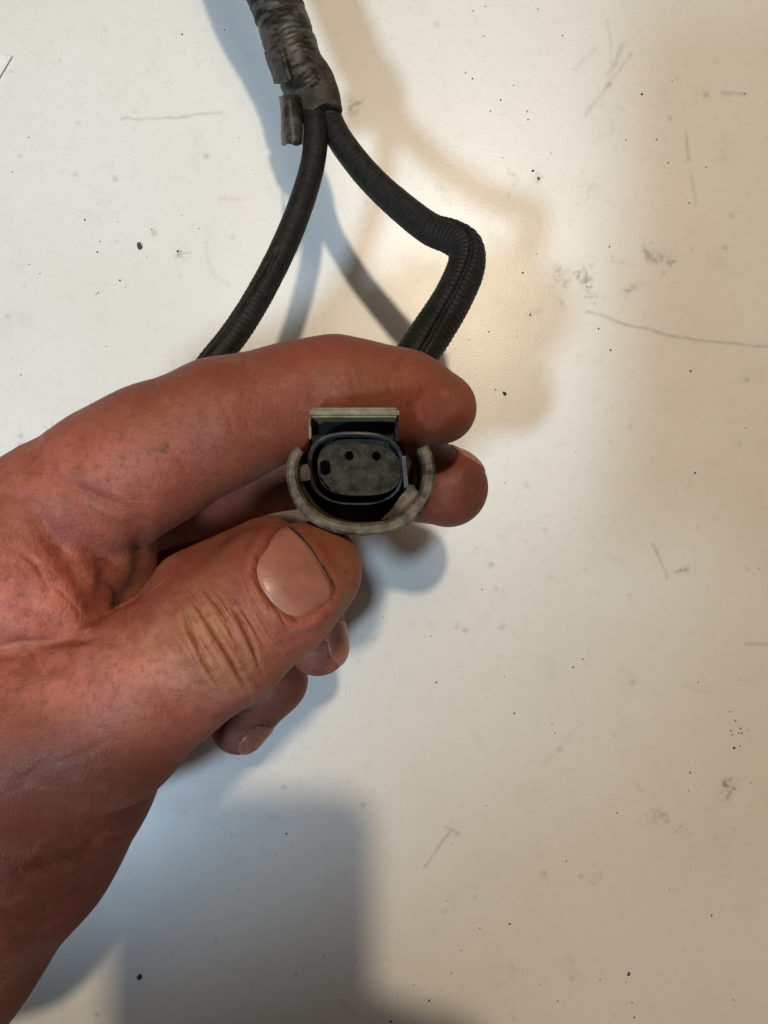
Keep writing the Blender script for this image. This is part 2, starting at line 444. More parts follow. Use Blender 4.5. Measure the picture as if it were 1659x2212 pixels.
def tint_at(V, px, nrm):
    base = np.array([.205, .058, .030])  # dark base puts the index finger's shading into the skin colour
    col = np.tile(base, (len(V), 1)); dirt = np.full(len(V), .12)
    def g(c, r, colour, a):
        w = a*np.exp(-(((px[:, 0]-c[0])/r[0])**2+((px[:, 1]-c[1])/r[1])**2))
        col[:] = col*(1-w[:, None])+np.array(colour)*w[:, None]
    g((330,1430),(190,120),(.46,.165,.100),.9)
    g((640,1280),(140,110),(.42,.14,.088),.8)
    g((60,1280),(180,130),(.56,.165,.115),.95)        # pink web of the thumb
    g((150,1010),(250,120),(.45,.135,.088),.85)
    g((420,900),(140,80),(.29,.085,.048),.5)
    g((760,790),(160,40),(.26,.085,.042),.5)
    g((690,1400),(110,90),(.38,.088,.068),.65)       # red below the cuticle
    g((640,1370),(110,40),(.39,.098,.078),.55)
    g((440,1380),(110,130),(.45,.22,.105),.65)     # yellowish knuckle of the thumb
    g((520,1460),(90,90),(.34,.14,.068),.5)
    g((740,1210),(60,90),(.23,.095,.033),.7)         # grimy thumb tip
    g((120,1470),(200,65),(.50,.165,.115),.85)
    g((1000,1060),(90,90),(.105,.03,.014),.9)  # middle fingertip: grime, plus the shade under the index finger painted in
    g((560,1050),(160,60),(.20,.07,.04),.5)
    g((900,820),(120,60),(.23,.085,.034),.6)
    g((960,860),(90,60),(.19,.065,.03),.6)  # index tip: grime and its shading both in this tone
    g((500,1560),(100,90),(.30,.12,.10),.7)
    g((700,1420),(60,60),(.36,.15,.10),.5)
    for c, r, a in (((900,830),(150,70),.5),((760,800),(120,60),.3),((740,1220),(70,120),.75),((430,950),(90,80),.5),((340,960),(80,60),.3),((150,1150),(120,90),.3),((440,1380),(120,120),.25)):
        dirt = dirt+a*np.exp(-(((px[:, 0]-c[0])/r[0])**2+((px[:, 1]-c[1])/r[1])**2))
    return col, np.clip(dirt, 0, .85)

def in_poly(p, poly):
    ins = np.zeros(len(p), bool); q = np.asarray(poly, float)
    for a, b in zip(q, np.roll(q, -1, 0)):
        c = ((a[1] > p[:, 1]) != (b[1] > p[:, 1])) & (p[:, 0] < (b[0]-a[0])*(p[:, 1]-a[1])/(b[1]-a[1]+1e-12)+a[0])
        ins ^= c
    return ins

HRES = .37
def build_hand():
    G = Grid((-104, -126, 18), (28, 34, 114), HRES)
    Z = np.array([0, 0, 1.])
    # palm, back of the hand, web and wrist
    F = G.field()
    chain(G, F, [(130,1103,84,12.6),(-60,1226,84,15),(-330,1520,80,18)], 6)
    chain(G, F, [(190,1120,64,13),(-60,1290,66,17),(-300,1560,70,20)], 8)
    chain(G, F, [(180,1195,48,12.5),(-40,1370,54,17),(-260,1640,62,20)], 8)
    chain(G, F, [(160,1300,33,11.5),(0,1430,40,15),(-200,1690,55,20)], 8)
    chain(G, F, [(120,1600,46,15),(0,1700,52,19),(-160,1780,60,21)], 8)     # heel of the hand
    chain(G, F, [(-60,1700,74,22),(-40,1800,76,21),(-200,2021,76,22),(-420,2080,74,23),(-700,2120,72,24)], 10, (Z, 1.2))
    chain(G, F, [(120,1640,80,18),(20,1720,78,20)], 12)                       # ball of the thumb
    chain(G, F, [(-120,1240,86,16),(30,1265,89,11.5),(110,1310,90,8.5),(160,1370,89,7)], 5)   # web between thumb and index
    join_chains(G, F, [[(130,1120,82,10),(210,1165,80.5,9.6),(218,1225,77.5,9),(200,1300,74,7.8)]], 3, 2.0)       # folded palm skin below the index finger
    join_chains(G, F, [THUMB, [(440,1300,91,9.5),(575,1214,86,7.9)], [(560,1300,98,8.5),(672,1240,91,7.8)]], 3, 1.8)
    for ch, root in ((INDEX, 1.5), (MIDDLE, 1.2), (RING, 1.2), (PINKY, 1.2)):
        join_chains(G, F, [ch], 3.5, root)
    V, Q = surface_nets(G, F)
    V = relax(V, Q, 4)
    def look(V, Q):
        nrm = vnormals(V, Q); px = proj(V)
        view = np.array([0, 0, CAMZ])-V; view /= np.linalg.norm(view, axis=1)[:, None]
        return nrm, px, (nrm*view).sum(1)
    nrm, px, facing = look(V, Q)
    V, Q, free = refine(V, Q, (facing > .1) & (V[:, 2] > 70) & (px[:, 0] > -15) & (px[:, 1] < 2220))
    nrm, px, facing = look(V, Q)
    s = (CAMZ-V[:, 2])/1659.0
    disp = np.zeros(len(V)); cr = np.zeros(len(V))
    R = np.random.default_rng(11); extra = []
    for k in range(44):                     # fine lines over the thumb knuckle, between the main folds
        x0, y0 = 345+k*5.2+R.uniform(-12, 12), 1320-k*2.2+R.uniform(-40, 70); L = R.uniform(45, 150)
        extra.append(([(x0, y0), (x0+L*.24+R.uniform(-6, 6), y0+L*.42), (x0+L*.52, y0+L*.85)], .20, R.uniform(.08, .24), R.uniform(.1, .4), (88, 130)))
    for k in range(16):                     # wrist and ball of the thumb
        x0, y0 = R.uniform(-10, 240), R.uniform(1640, 2060); L = R.uniform(60, 190)
        extra.append(([(x0, y0), (x0+L*.5, y0-L*R.uniform(.12, .3)), (x0+L*.95, y0-L*R.uniform(.4, .75))], .55, R.uniform(.06, .17), R.uniform(0, .1), (55, 130)))
    for k in range(8):                     # web of the thumb and base of the index finger
        x0, y0 = R.uniform(-10, 200), R.uniform(1130, 1400); L = R.uniform(40, 120)
        extra.append(([(x0, y0), (x0+L*.5, y0+L*R.uniform(.2, .5)), (x0+L*.8, y0+L*R.uniform(.6, 1.1))], .45, R.uniform(.06, .15), R.uniform(0, .12), (60, 130)))
    for k in range(14):                     # side of the index finger, across its length
        x0, y0 = R.uniform(330, 960), R.uniform(790, 900); L = R.uniform(20, 70)
        extra.append(([(x0, y0), (x0+R.uniform(-6, 10), y0+L*.5), (x0+R.uniform(-4, 22), y0+L)], .40, R.uniform(.05, .16), R.uniform(0, .2), (74, 130)))
    for pts, w, dep, dirt, (z0, z1) in CREASE+extra:
        ln = smooth_line(pts); sel = (facing > .05) & (V[:, 2] > z0) & (V[:, 2] < z1)
        lo, hi = ln.min(0)-60, ln.max(0)+60
        sel &= ((px > lo) & (px < hi)).all(1)
        ii = np.nonzero(sel)[0]
        if not len(ii): continue
        d = polydist(px[ii], ln)*s[ii]
        e = np.minimum(np.linalg.norm(px[ii]-ln[0], axis=1), np.linalg.norm(px[ii]-ln[-1], axis=1))*s[ii]
        fade = np.clip(.05+e/4.0, 0, 1)
        disp[ii] += fade*(-dep*np.exp(-(d/w)**2)+(.40 if w < .7 else .18)*dep*np.exp(-((d-2.1*w)/(1.5*w))**2))
        cr[ii] = np.maximum(cr[ii], fade*dirt*np.exp(-(d/(w*.75))**2))
    # nail bed and the folds round the thumb nail
    q = np.vstack([NAIL_T, NAIL_T[:1]])
    ii = np.nonzero((facing > .2) & (V[:, 2] > 86) & (px[:, 0] > 500) & (px[:, 0] < 790) & (px[:, 1] > 1080) & (px[:, 1] < 1400))[0]
    sd = polydist(px[ii], q)*s[ii]; ins = in_poly(px[ii], NAIL_T); sd = np.where(ins, -sd, sd)
    tip = np.clip((px[ii]-np.array([640,1240]))@np.array([.78,-.62])/90, 0, 1)      # 1 beyond the free edge
    fold = .75*np.exp(-((sd-1.3)/1.1)**2)*(1-.75*tip)
    disp[ii] += np.where(sd < 0, -.55*np.clip(-sd/.35, 0, 1), 0)+np.where(sd > -.2, fold, 0)-.40*np.exp(-(sd/.38)**2)
    cr[ii] = np.maximum(cr[ii], np.exp(-((sd-.30*tip)/(.42+.2*tip))**2)*(.35+.65*tip))
    V = V+nrm*disp[:, None]
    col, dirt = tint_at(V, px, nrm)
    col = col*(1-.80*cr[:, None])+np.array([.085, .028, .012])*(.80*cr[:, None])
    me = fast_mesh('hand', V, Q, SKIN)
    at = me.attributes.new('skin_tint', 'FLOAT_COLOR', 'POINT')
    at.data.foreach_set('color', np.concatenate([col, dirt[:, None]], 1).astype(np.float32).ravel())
    o = link(bpy.data.objects.new('hand', me))
    tag(o, 'grimy left hand pinching the connector between thumb and fingers', 'hand')
    return o, V, Q, nrm

hand, HV, HQ, HN = build_hand()

def nail_material():
    m, nt, b = new_mat('nail')
    tc = nt.nodes.new('ShaderNodeTexCoord'); ob = tc.outputs['Object']
    n1 = noise_n(nt, ob, 260, 4, .6); n2 = noise_n(nt, ob, 1500, 3, .6)
    col = mixc(nt, ramp(nt, n1.outputs[0], .35, .7), (.37, .142, .10), (.30, .108, .075))
    at = nt.nodes.new('ShaderNodeAttribute'); at.attribute_name = 'nail_pale'
    col = mixc(nt, at.outputs['Fac'], col, (.46, .26, .19))
    col = mixc(nt, ramp(nt, n2.outputs[0], .5, .8, 0, .2), col, (.25, .13, .09))
    nt.links.new(col, b.inputs['Base Color']); b.inputs['Roughness'].default_value = .36
    b.inputs['Subsurface Weight'].default_value = .2; b.inputs['Subsurface Radius'].default_value = (1, .4, .25); b.inputs['Subsurface Scale'].default_value = .001
    mp = nt.nodes.new('ShaderNodeMapping'); mp.inputs['Rotation'].default_value = (0, 0, math.radians(-40)); mp.inputs['Scale'].default_value = (.12, 1, 1)
    nt.links.new(ob, mp.inputs['Vector']); rd = noise_n(nt, mp.outputs[0], 1300, 3, .6)
    bump(nt, b, math_n(nt, 'ADD', n1.outputs[0], math_n(nt, 'MULTIPLY', rd.outputs[0], .6)), .35, .0003)
    return m
NAILM = nail_material()

def surf_z(pts, z0, z1):
    """height of the hand surface under photo points (nearest upward-facing vertices)"""
    px = proj(HV); out = []
    sel = np.nonzero((HV[:, 2] > z0) & (HV[:, 2] < z1))[0]; ps = px[sel]; hz = HV[sel, 2]
    for p in pts:
        d = np.linalg.norm(ps-p, axis=1); near = d < 9
        out.append(hz[near].max() if near.any() else np.nan)
    return np.array(out)
def make_nail(outline, z0, z1, lift, label=None):
    """a nail plate: smooth sheet fitted over the finger, with thickness"""
    o = np.asarray(outline, float); c = o.mean(0); o = smooth_line(np.vstack([o, o[:1]]), 4)[:-1]
    rings = [c+(o-c)*f for f in (.25, .5, .72, .88, 1.0)]
    samp = np.vstack([c[None]]+rings); zz = surf_z(samp, z0, z1); ok = ~np.isnan(zz)
    u = (samp-c)/60.0
    A = np.stack([np.ones(len(u)), u[:, 0], u[:, 1], u[:, 0]**2, u[:, 0]*u[:, 1], u[:, 1]**2], 1)
    cf, *_ = np.linalg.lstsq(A[ok], zz[ok], rcond=None)
    z = A@cf+lift-.10*np.clip((np.hypot(u[:, 0], u[:, 1])-.9)/.5, 0, 1)
    top = np.array([P(p[0], p[1], h) for p, h in zip(samp, z)])
    bot = np.array([P(p[0], p[1], h-.8) for p, h in zip(rings[-1], z[-len(o):])])
    n = len(o); F = [(0, 1+i, 1+(i+1) % n) for i in range(n)]
    for r in range(4):
        a, b = 1+r*n, 1+(r+1)*n
        F += [(a+i, b+i, b+(i+1) % n, a+(i+1) % n) for i in range(n)]
    e = 1+4*n; t = len(top)
    F += [(e+i, t+i, t+(i+1) % n, e+(i+1) % n) for i in range(n)]
    F += [tuple(t+i for i in range(n))[::-1]]
    nl = mesh_obj('nail', np.vstack([top, bot]), F, NAILM, hand)
    t = (samp-c)@np.array([.78, -.62])/75.0
    pale = np.clip((t-.62)/.25, 0, 1)*.55+.42*np.clip((-.48-t)/.22, 0, 1)
    fa = nl.data.attributes.new('nail_pale', 'FLOAT', 'POINT'); fa.data.foreach_set('value', np.concatenate([pale, pale[-n:]]).astype(np.float32))
    if label: nl['label'] = label
    return nl
make_nail(NAIL_T, 86, 115, -.05, 'short pink thumb nail with dark dirt under its edge')
def shell_nail(tip, prev, dorsal, L, half, shift):
    """nail plate lifted off the back of a fingertip"""
    c = P(*tip); d = c-P(*prev); d /= np.linalg.norm(d); c = c+d*shift
    n = np.asarray(dorsal, float); n = n-d*(n@d); n /= np.linalg.norm(n); b = np.cross(d, n)
    r = HV-c; u = (r@d)/L; w = np.degrees(np.arctan2(r@b, r@n))/half
    ins = (np.abs(u)**3+np.abs(w)**3 < 1) & (np.linalg.norm(r, axis=1) < 12)
    q = HQ[ins[HQ].all(1)]
    if len(q) < 4: return
    ids, inv = np.unique(q, return_inverse=True); q = inv.reshape(-1, 4); m = len(ids)
    k = np.abs(u[ids])**3+np.abs(w[ids])**3
    top = HV[ids]+HN[ids]*(.10+.22*np.clip((1-k)*2.5, 0, 1))[:, None]; bot = HV[ids]-HN[ids]*.4
    e = np.concatenate([q[:, [0, 1]], q[:, [1, 2]], q[:, [2, 3]], q[:, [3, 0]]]); key = {}
    for a_, b_ in e.tolist(): key[(a_, b_)] = 1
    side = [(b_, a_, a_+m, b_+m) for a_, b_ in key if (b_, a_) not in key]
    F = q.tolist()+(q[:, ::-1]+m).tolist()+side
    mesh_obj('nail', np.vstack([top, bot]), F, NAILM, hand)
shell_nail((968,1053,54), (880,1025,53), (.2, 1, -.35), 4.6, 50, 2.0)
shell_nail((688,1395,50), (655,1290,47), (1, .2, .25), 4.6, 55, 1.2)
shell_nail((517,1566,40), (592,1470,37), (.8, -.6, .30), 4.4, 55, .2)

def nail_dirt():
    m = plastic('nail_grime', (.010, .007, .004), (.022, .014, .008), .9)
    ln = smooth_line([(612,1146),(624,1139),(645,1153),(671,1183),(694,1219),(711,1246),(722,1270),(719,1288)], 6)
    zz = surf_z(ln, 86, 115); V, F = [], []
    for i, (p, z) in enumerate(zip(ln, zz)):
        t = ln[min(i+1, len(ln)-1)]-ln[max(i-1, 0)]; t = t/np.linalg.norm(t); nn = np.array([t[1], -t[0]])
        w = max(.2, (.2+1.3*math.sin(math.pi*i/(len(ln)-1))+1.9*mnoise.noise(Vector((i*.45, 0, 0)))))
        c = P(p[0], p[1], z); a = P(*(p+nn*w), z)-c; 
        for k in range(6):
            g = k*math.pi/3; V.append(c+a*math.cos(g)+np.array([0, 0, .22*math.sin(g)+.02]))
    for i in range(len(ln)-1):
        for k in range(6): F.append((i*6+k, i*6+(k+1) % 6, i*6+6+(k+1) % 6, i*6+6+k))
    mesh_obj('nail_dirt', V, F, m, hand)
def strands():
    m, nt, b = new_mat('hair'); b.inputs['Base Color'].default_value = (.10, .05, .025, 1); b.inputs['Roughness'].default_value = .5
    V, F = [], []
    roots = [(95,948,84),(120,935,84),(70,960,84),(218,885,85),(235,878,85),(250,872,85),(205,893,85),(268,862,85),(150,922,84),(48,968,84),(180,905,84),(300,846,86),(110,940,84)]
    for x, y, z in roots:
        a = rng.uniform(-2.4, -.5); L = rng.uniform(25, 48); cv = rng.uniform(-.9, .9)
        p = [np.array([x, y+9.])]
        for k in range(7):
            p.append(p[-1]+L/7*np.array([math.cos(a), math.sin(a)])); a += cv/7*1.6
        for k, q in enumerate(p):
            c = P(q[0], q[1], z+k*.25); r = .07*(1-.7*k/7)
            for j in range(4): V.append(c+r*np.array([math.cos(j*1.571), math.sin(j*1.571), 0])+np.array([0, 0, r*math.sin(j*1.571+.8)]))
        b0 = len(V)-32
        for k in range(7):
            for j in range(4): F.append((b0+k*4+j, b0+k*4+(j+1) % 4, b0+k*4+4+(j+1) % 4, b0+k*4+4+j))
    h = mesh_obj('hair', V, F, m, hand); h['kind'] = 'stuff'
strands()

# ------------------------------------------------------------------ wiring harness
def plastic(name, c1_, c2_, rough, dust=None, damt=.5, bscale=600, bstr=.25, streak=False, spec=.35, nscale=330):
    m, nt, b = new_mat(name)
    tc = nt.nodes.new('ShaderNodeTexCoord'); ob = tc.outputs['Object']
    if streak:      # stretched across the run of the trunk
        mp = nt.nodes.new('ShaderNodeMapping'); mp.inputs['Rotation'].default_value = (0, 0, math.radians(-22)); mp.inputs['Scale'].default_value = (.45, 1.3, .6)
        nt.links.new(ob, mp.inputs['Vector']); ob = mp.outputs[0]
    n1 = noise_n(nt, ob, nscale, 6, .7); n2 = noise_n(nt, ob, bscale, 5, .65)
    col = mixc(nt, ramp(nt, n1.outputs[0], .40, .60), c1_, c2_)
    if dust:
        col = mixc(nt, ramp(nt, n2.outputs[0], .42, .66, 0, damt), col, dust)
    nt.links.new(col, b.inputs['Base Color'])
    nt.links.new(math_n(nt, 'MULTIPLY_ADD', n1.outputs[0], .25, rough-.12), b.inputs['Roughness']); b.inputs['Specular IOR Level'].default_value = spec
    bump(nt, b, n2.outputs[0], bstr, .0004)
    return m
nail_dirt()
M_COLLAR = plastic('weathered_plastic', (.038, .025, .014), (.150, .116, .072), .5, (.020, .012, .007), .6, 600, .25, nscale=190)
M_LATCH = plastic('latch_plastic', (.15, .13, .070), (.24, .215, .135), .55, (.075, .06, .03), .5, 300)
M_BLACK = plastic('black_plastic', (.004, .004, .0045), (.008, .0075, .0075), .55, (.016, .013, .010), .35, spec=.15)
M_SEAL = plastic('seal_rubber', (.032, .036, .040), (.055, .060, .064), .34, (.018, .015, .012), .6)
M_FACE = plastic('dusty_face', (.010, .008, .004), (.032, .027, .014), .7, (.075, .066, .040), .5, 600, .7, spec=.2)
M_PAD = plastic('dusty_pad', (.020, .018, .010), (.075, .068, .044), .7, (.15, .14, .10), .55, 600, .7, spec=.2)
M_CABLE = plastic('cable_sleeve', (.005, .0046, .004), (.009, .008, .007), .62, (.024, .020, .015), .5, 700)
M_TAPE = plastic('dusty_cloth_tape', (.016, .014, .012), (.085, .074, .058), .45, (.008, .007, .006), .75, 300, .3, streak=True)
M_TAPEB = plastic('brown_tape', (.026, .019, .014), (.055, .042, .031), .58, (.018, .014, .011), .5, 500, .3)
M_HOLE = plastic('terminal_hole', (.001, .001, .001), (.002, .002, .002), .95, spec=0)

CX, CY, ZF = 780, 1050, 97.0
harness = empty('wiring_harness', P(CX, CY, 60))
tag(harness, 'dirty black wiring harness branching from a taped trunk to a two-pin connector', 'wiring harness')
connector = empty('connector', P(CX, CY, 60)); connector.parent = harness
connector.location = (0, 0, 0)
CW = Vector(P(CX, CY, 60))*MM
def cpart(o, par=connector):
    o.parent = par; o.matrix_parent_inverse = Matrix.Translation(-CW)
    return o
def extrude_ring(name, outer, inner, z_top, z_bot, mat, closed=False, bev=.35, jag=.0, slope=0, yc=0):
    """wall between two photo outlines, from z_top down to z_bot (mm, both measured at z_top)"""
    O = np.array([P(x, y, z_top)[:2] for x, y in smooth_line(outer, 5)]); I = np.array([P(x, y, z_top)[:2] for x, y in smooth_line(inner, 5)])
    n = min(len(O), len(I)); V, F = [], []
    for i in range(n):
        c = (O[i]+I[i])/2; w = (O[i]-I[i]); L = np.linalg.norm(w); w = w/L
        j = jag*mnoise.noise(Vector((c[0]*.9, c[1]*.9, 3.1)))
        j += slope*(c[1]-yc)
        prof = [(L/2, z_bot), (L/2, z_top-bev+j), (L/2-bev, z_top+j), (-L/2+bev, z_top+j), (-L/2, z_top-bev+j), (-L/2, z_bot)]
        for u, z in prof:
            p = c+w*u; V.append((p[0], p[1], z))
    m = 6; rng_i = range(n if closed else n-1)
    for i in rng_i:
        k = (i+1) % n
        for j in range(m):
            F.append((i*m+j, k*m+j, k*m+(j+1) % m, i*m+(j+1) % m))
    if not closed:
        F.append(tuple(range(m))); F.append(tuple((n-1)*m+j for j in range(m))[::-1])
    bm = bmesh.new(); vv = [bm.verts.new(v) for v in V]
    for f in F: bm.faces.new([vv[i] for i in f])
    o = bm_obj(name, bm, mat)
    return cpart(o)
# C-shaped shroud round the plug
outer = [(637,962),(622,990),(618,1025),(624,1062),(645,1102),(685,1136),(740,1154),(800,1157),(860,1146),(905,1115),(932,1072),(941,1025),(937,990),(926,960)]
inner = [(654,976),(644,998),(642,1026),(650,1058),(668,1088),(700,1114),(745,1128),(795,1130),(845,1121),(882,1095),(906,1062),(914,1024),(911,994),(902,970)]
extrude_ring('shroud', outer, inner, ZF, 72, M_COLLAR, bev=.45, jag=.35)
# thick sloping web inside the shroud, lower right
def prism(name, outline, z0, z1, mat, par=connector, slope=(0, 0), bev=.3, cut=0):
    bm = bmesh.new(); vs_ = []
    pts = [P(x, y, z1) for x, y in outline]
    c = np.mean(pts, 0)
    top = [bm.verts.new((p[0], p[1], z1+slope[0]*(p[0]-c[0])+slope[1]*(p[1]-c[1]))) for p in pts]
    bot = [bm.verts.new((p[0], p[1], z0)) for p in pts]
    n = len(pts); tf = bm.faces.new(top); bm.faces.new(bot[::-1])
    for i in range(n): bm.faces.new((bot[i], bot[(i+1) % n], top[(i+1) % n], top[i]))
    if bev: bmesh.ops.bevel(bm, geom=list(tf.edges), offset=bev, segments=2, affect='EDGES')
    return cpart(bm_obj(name, bm, mat), par)
prism('shroud_web', [(822,1124),(846,1100),(868,1074),(884,1046),(893,1048),(904,1064),(884,1094),(847,1119)], 74, 91.5, M_COLLAR, slope=(.25, -.15))
prism('shroud_rib', [(640,1008),(668,1000),(670,1036),(644,1040)], 74, 92, M_COLLAR)
prism('shroud_rib', [(868,985),(876,985),(882,1050),(874,1054)], 74, 94, M_SEAL)
# plug body behind
def oval(cx, cy, rx, ry, n=48, p=2.7):
    out = []
    for i in range(n):
        a = 2*math.pi*i/n; c, s = math.cos(a), math.sin(a)
        out.append((cx+rx*math.copysign(abs(c)**(2/p), c), cy+ry*math.copysign(abs(s)**(2/p), s)))
    return out
prism('plug_body', oval(775, 1040, 118, 95), 45, 76, M_BLACK)
rim_o = oval(768, 1014, 104, 76); rim_i = oval(769, 1015, 96, 69)
def closed_ring(name, o_, i_, zt, zb, mat, bev):
    r = extrude_ring(name, o_+o_[:1], i_+i_[:1], zt, zb, mat, True, bev, 0, .85, P(775, 1012, 95)[1])
    return r
closed_ring('seal', rim_o, rim_i, 91.5, 70, M_SEAL, .45)
face = prism('terminal_face', oval(776, 1010, 90, 60, 40, 2.9), 74, 91.6, M_FACE, bev=.6, slope=(0, .30))
def hole(x, y, w, h):
    prism('terminal_hole', [(x-w, y-h*.3), (x-w*.5, y-h), (x+w*.4, y-h), (x+w, y-h*.4), (x+w*.9, y+h*.5), (x+w*.1, y+h), (x-w*.7, y+h*.6)], 89, 91.72+.30*(1010-y)*.0774, M_HOLE, bev=0, slope=(0, .30))  # black plug on the face, its colour gives the shade inside a hole
hole(754, 985, 10, 10); hole(813, 986, 10, 10)
prism('keyway', [(691,1000),(700,994),(712,997),(714,1020),(703,1026),(692,1022)], 88, 91.8, M_HOLE, bev=0, slope=(0, .30))  # black plug standing on the face, coloured as the shade of a recess
prism('face_pad', [(738,1012),(752,1004),(780,1008),(808,1002),(814,1028),(808,1052),(770,1056),(744,1052)], 89, 91.2, M_PAD, bev=.25, slope=(0, .30))
# raised latch above the plug
def cbox(name, x0, x1, y0, y1, z0, z1, zref, mat, bev=.25):
    a = P(x0, y0, zref); b = P(x1, y1, zref)
    bm = bmesh.new()
    bmesh.ops.create_cube(bm, size=1, matrix=Matrix.Translation(((a[0]+b[0])/2, (a[1]+b[1])/2, (z0+z1)/2)) @ Matrix.Diagonal((abs(b[0]-a[0]), abs(b[1]-a[1]), z1-z0, 1)))
    if bev: bmesh.ops.bevel(bm, geom=bm.edges[:], offset=bev, segments=2, affect='EDGES')
    return cpart(bm_obj(name, bm, mat))
cbox('latch_bar', 669, 862, 880, 901, 78, 97.5, 97.5, M_LATCH, .4)
cbox('latch_arm', 667, 672, 902.5, 950, 74, 93.5, 93.5, M_LATCH)
cbox('latch_arm', 853, 862, 902.5, 955, 74, 93, 93, M_BLACK)
cbox('latch_block', 674, 852, 903, 960, 62, 91, 91, M_BLACK)

# ---- cables
def frames(path):
    T = np.gradient(path, axis=0); T /= np.linalg.norm(T, axis=1)[:, None]
    up = np.array([0, 0, 1.]); Nn = []
    n = np.cross(T[0], up); n /= np.linalg.norm(n)
    for t in T:
        n = n-t*(n@t); n /= np.linalg.norm(n); Nn.append(n)
    Nn = np.array(Nn); return T, Nn, np.cross(T, Nn)
def resample(path, step):
    L = np.concatenate([[0], np.cumsum(np.linalg.norm(np.diff(path, axis=0), axis=1))])
    s = np.linspace(0, L[-1], max(8, int(L[-1]/step)))
    return np.stack([np.interp(s, L, path[:, i]) for i in range(path.shape[1])], 1), s
def sleeve(name, pts, mat, par, step=.24, pitch=1.2, rib=.10, seg=72, slit=None, rough=.05, slit_from=0):
    p4 = np.array([[*P(x, y, z), r] for x, y, z, r in pts]); p4 = smooth_line(p4, 14); p4, s = resample(p4, step)
    path, rad = p4[:, :3], p4[:, 3]; T, A, B = frames(path)
    V, F = [], []
    for i in range(len(path)):
        amp = rib*(.30+1.6*min(1, max(0, (s[i]-50)/18)))*(.7+.5*mnoise.noise(Vector((s[i]*.15, 1.7, 0))))
        for j in range(seg):
            a = 2*math.pi*j/seg
            r = rad[i]+amp*math.cos(2*math.pi*s[i]/pitch+.5*math.sin(a+s[i]*.05))+rough*mnoise.noise(Vector((s[i]*.6, math.cos(a)*1.5, math.sin(a)*1.5)))
            if slit is not None and s[i] > slit_from:
                d = (a-slit-.18*math.sin(s[i]*.11)+math.pi) % (2*math.pi)-math.pi
                r -= 1.3*math.exp(-(d*rad[i]/.46)**2)*min(1, (s[i]-slit_from)/6)
            V.append(path[i]+r*(math.cos(a)*A[i]+math.sin(a)*B[i]))
    n = len(path)
    for i in range(n-1):
        for j in range(seg):
            k = (j+1) % seg; F.append((i*seg+j, (i+1)*seg+j, (i+1)*seg+k, i*seg+k))
    F.append(tuple(range(seg))); F.append(tuple((n-1)*seg+j for j in range(seg))[::-1])
    bm = bmesh.new(); vv = [bm.verts.new(v) for v in V]
    for f in F: bm.faces.new([vv[i] for i in f])
    o = bm_obj(name, bm, mat, smooth=True)
    o.parent = par; o.matrix_parent_inverse = Matrix.Translation(-CW)
    return o
sleeve('cable_sleeve', [(655,180,34,2.8),(676,240,36,2.9),(682,290,38,2.9),(672,370,40,2.9),(632,490,44,2.95),(575,610,48,3.0),(515,710,52,3.05),(452,790,54,3.0),(385,880,50,3.0),(330,980,40,3.0),(330,1080,22,3.0),(360,1180,8,3.0)], M_CABLE, harness, rib=.04, slit=4.75, slit_from=48)
sleeve('cable_sleeve', [(690,190,33,2.9),(712,255,35,3.0),(740,310,37,3.1),(800,385,40,3.2),(870,450,43,3.4),(930,495,46,3.55),(975,512,48,3.8),(1005,535,50,3.95),(1006,580,52,4.1),(975,650,55,4.25),(930,722,57,4.4),(895,775,58,4.5),(840,870,57,4.5),(795,960,53,4.4),(780,1025,47,4.2)], M_CABLE, harness, rib=.10, slit=4.22, slit_from=50)

# ---- taped trunk
def trunk():
    pts = [(330,-620,36,6.5),(395,-440,36,6.6),(444,-334,35,6.3),(505,-190,34,6.7),(552,-90,33,6.2),(582,-30,32,6.3),(605,30,32,6.1),(622,80,33,6.4),(637,130,34,6.3),(655,175,35,5.7),(676,215,36,5.2)]
    p4 = np.array([[*P(x, y, z), r] for x, y, z, r in pts]); p4 = smooth_line(p4, 14); p4, s = resample(p4, .3)
    path, rad = p4[:, :3], p4[:, 3]; T, A, B = frames(path); seg = 56; V, F = [], []
    for i in range(len(path)):
        for j in range(seg):
            a = 2*math.pi*j/seg
            ph = (s[i]+1.6*math.sin(a-.6)+1.2*mnoise.noise(Vector((math.cos(a)*1.3, math.sin(a)*1.3, s[i]*.12))))/8.5
            st = (ph % 1.0); st = st**6                      # overlapping turns of tape
            wr = .16*math.sin(2*math.pi*(s[i]+1.6*math.sin(a-.6))/1.5+3*mnoise.noise(Vector((s[i]*.3, math.cos(a), math.sin(a)))))*max(0, mnoise.noise(Vector((s[i]*.25+9, math.cos(a)*1.2, math.sin(a)*1.2)))+.15)
            if path[i][1] > 121: wr = .22*math.cos(2*math.pi*s[i]/1.9); st = 0
            r = rad[i]-.85*st+wr*1.6+.22*mnoise.noise(Vector((s[i]*.35, math.cos(a)*1.6, math.sin(a)*1.6)))+.07*mnoise.noise(Vector((s[i]*1.6, math.cos(a)*3, math.sin(a)*3)))
            V.append(path[i]+r*(math.cos(a)*A[i]*1.0+math.sin(a)*B[i]*.9))
    n = len(path)
    for i in range(n-1):
        for j in range(seg):
            k = (j+1) % seg; F.append((i*seg+j, (i+1)*seg+j, (i+1)*seg+k, i*seg+k))
    F.append(tuple(range(seg))); F.append(tuple((n-1)*seg+j for j in range(seg))[::-1])
    bm = bmesh.new(); vv = [bm.verts.new(v) for v in V]
    for f in F: bm.faces.new([vv[i] for i in f])
    o = bm_obj('tape_wrap', bm, M_TAPE, smooth=True); o.parent = harness; o.matrix_parent_inverse = Matrix.Translation(-CW)
    return o
tw = trunk(); tw['label'] = 'frayed dusty cloth tape wound round the trunk'
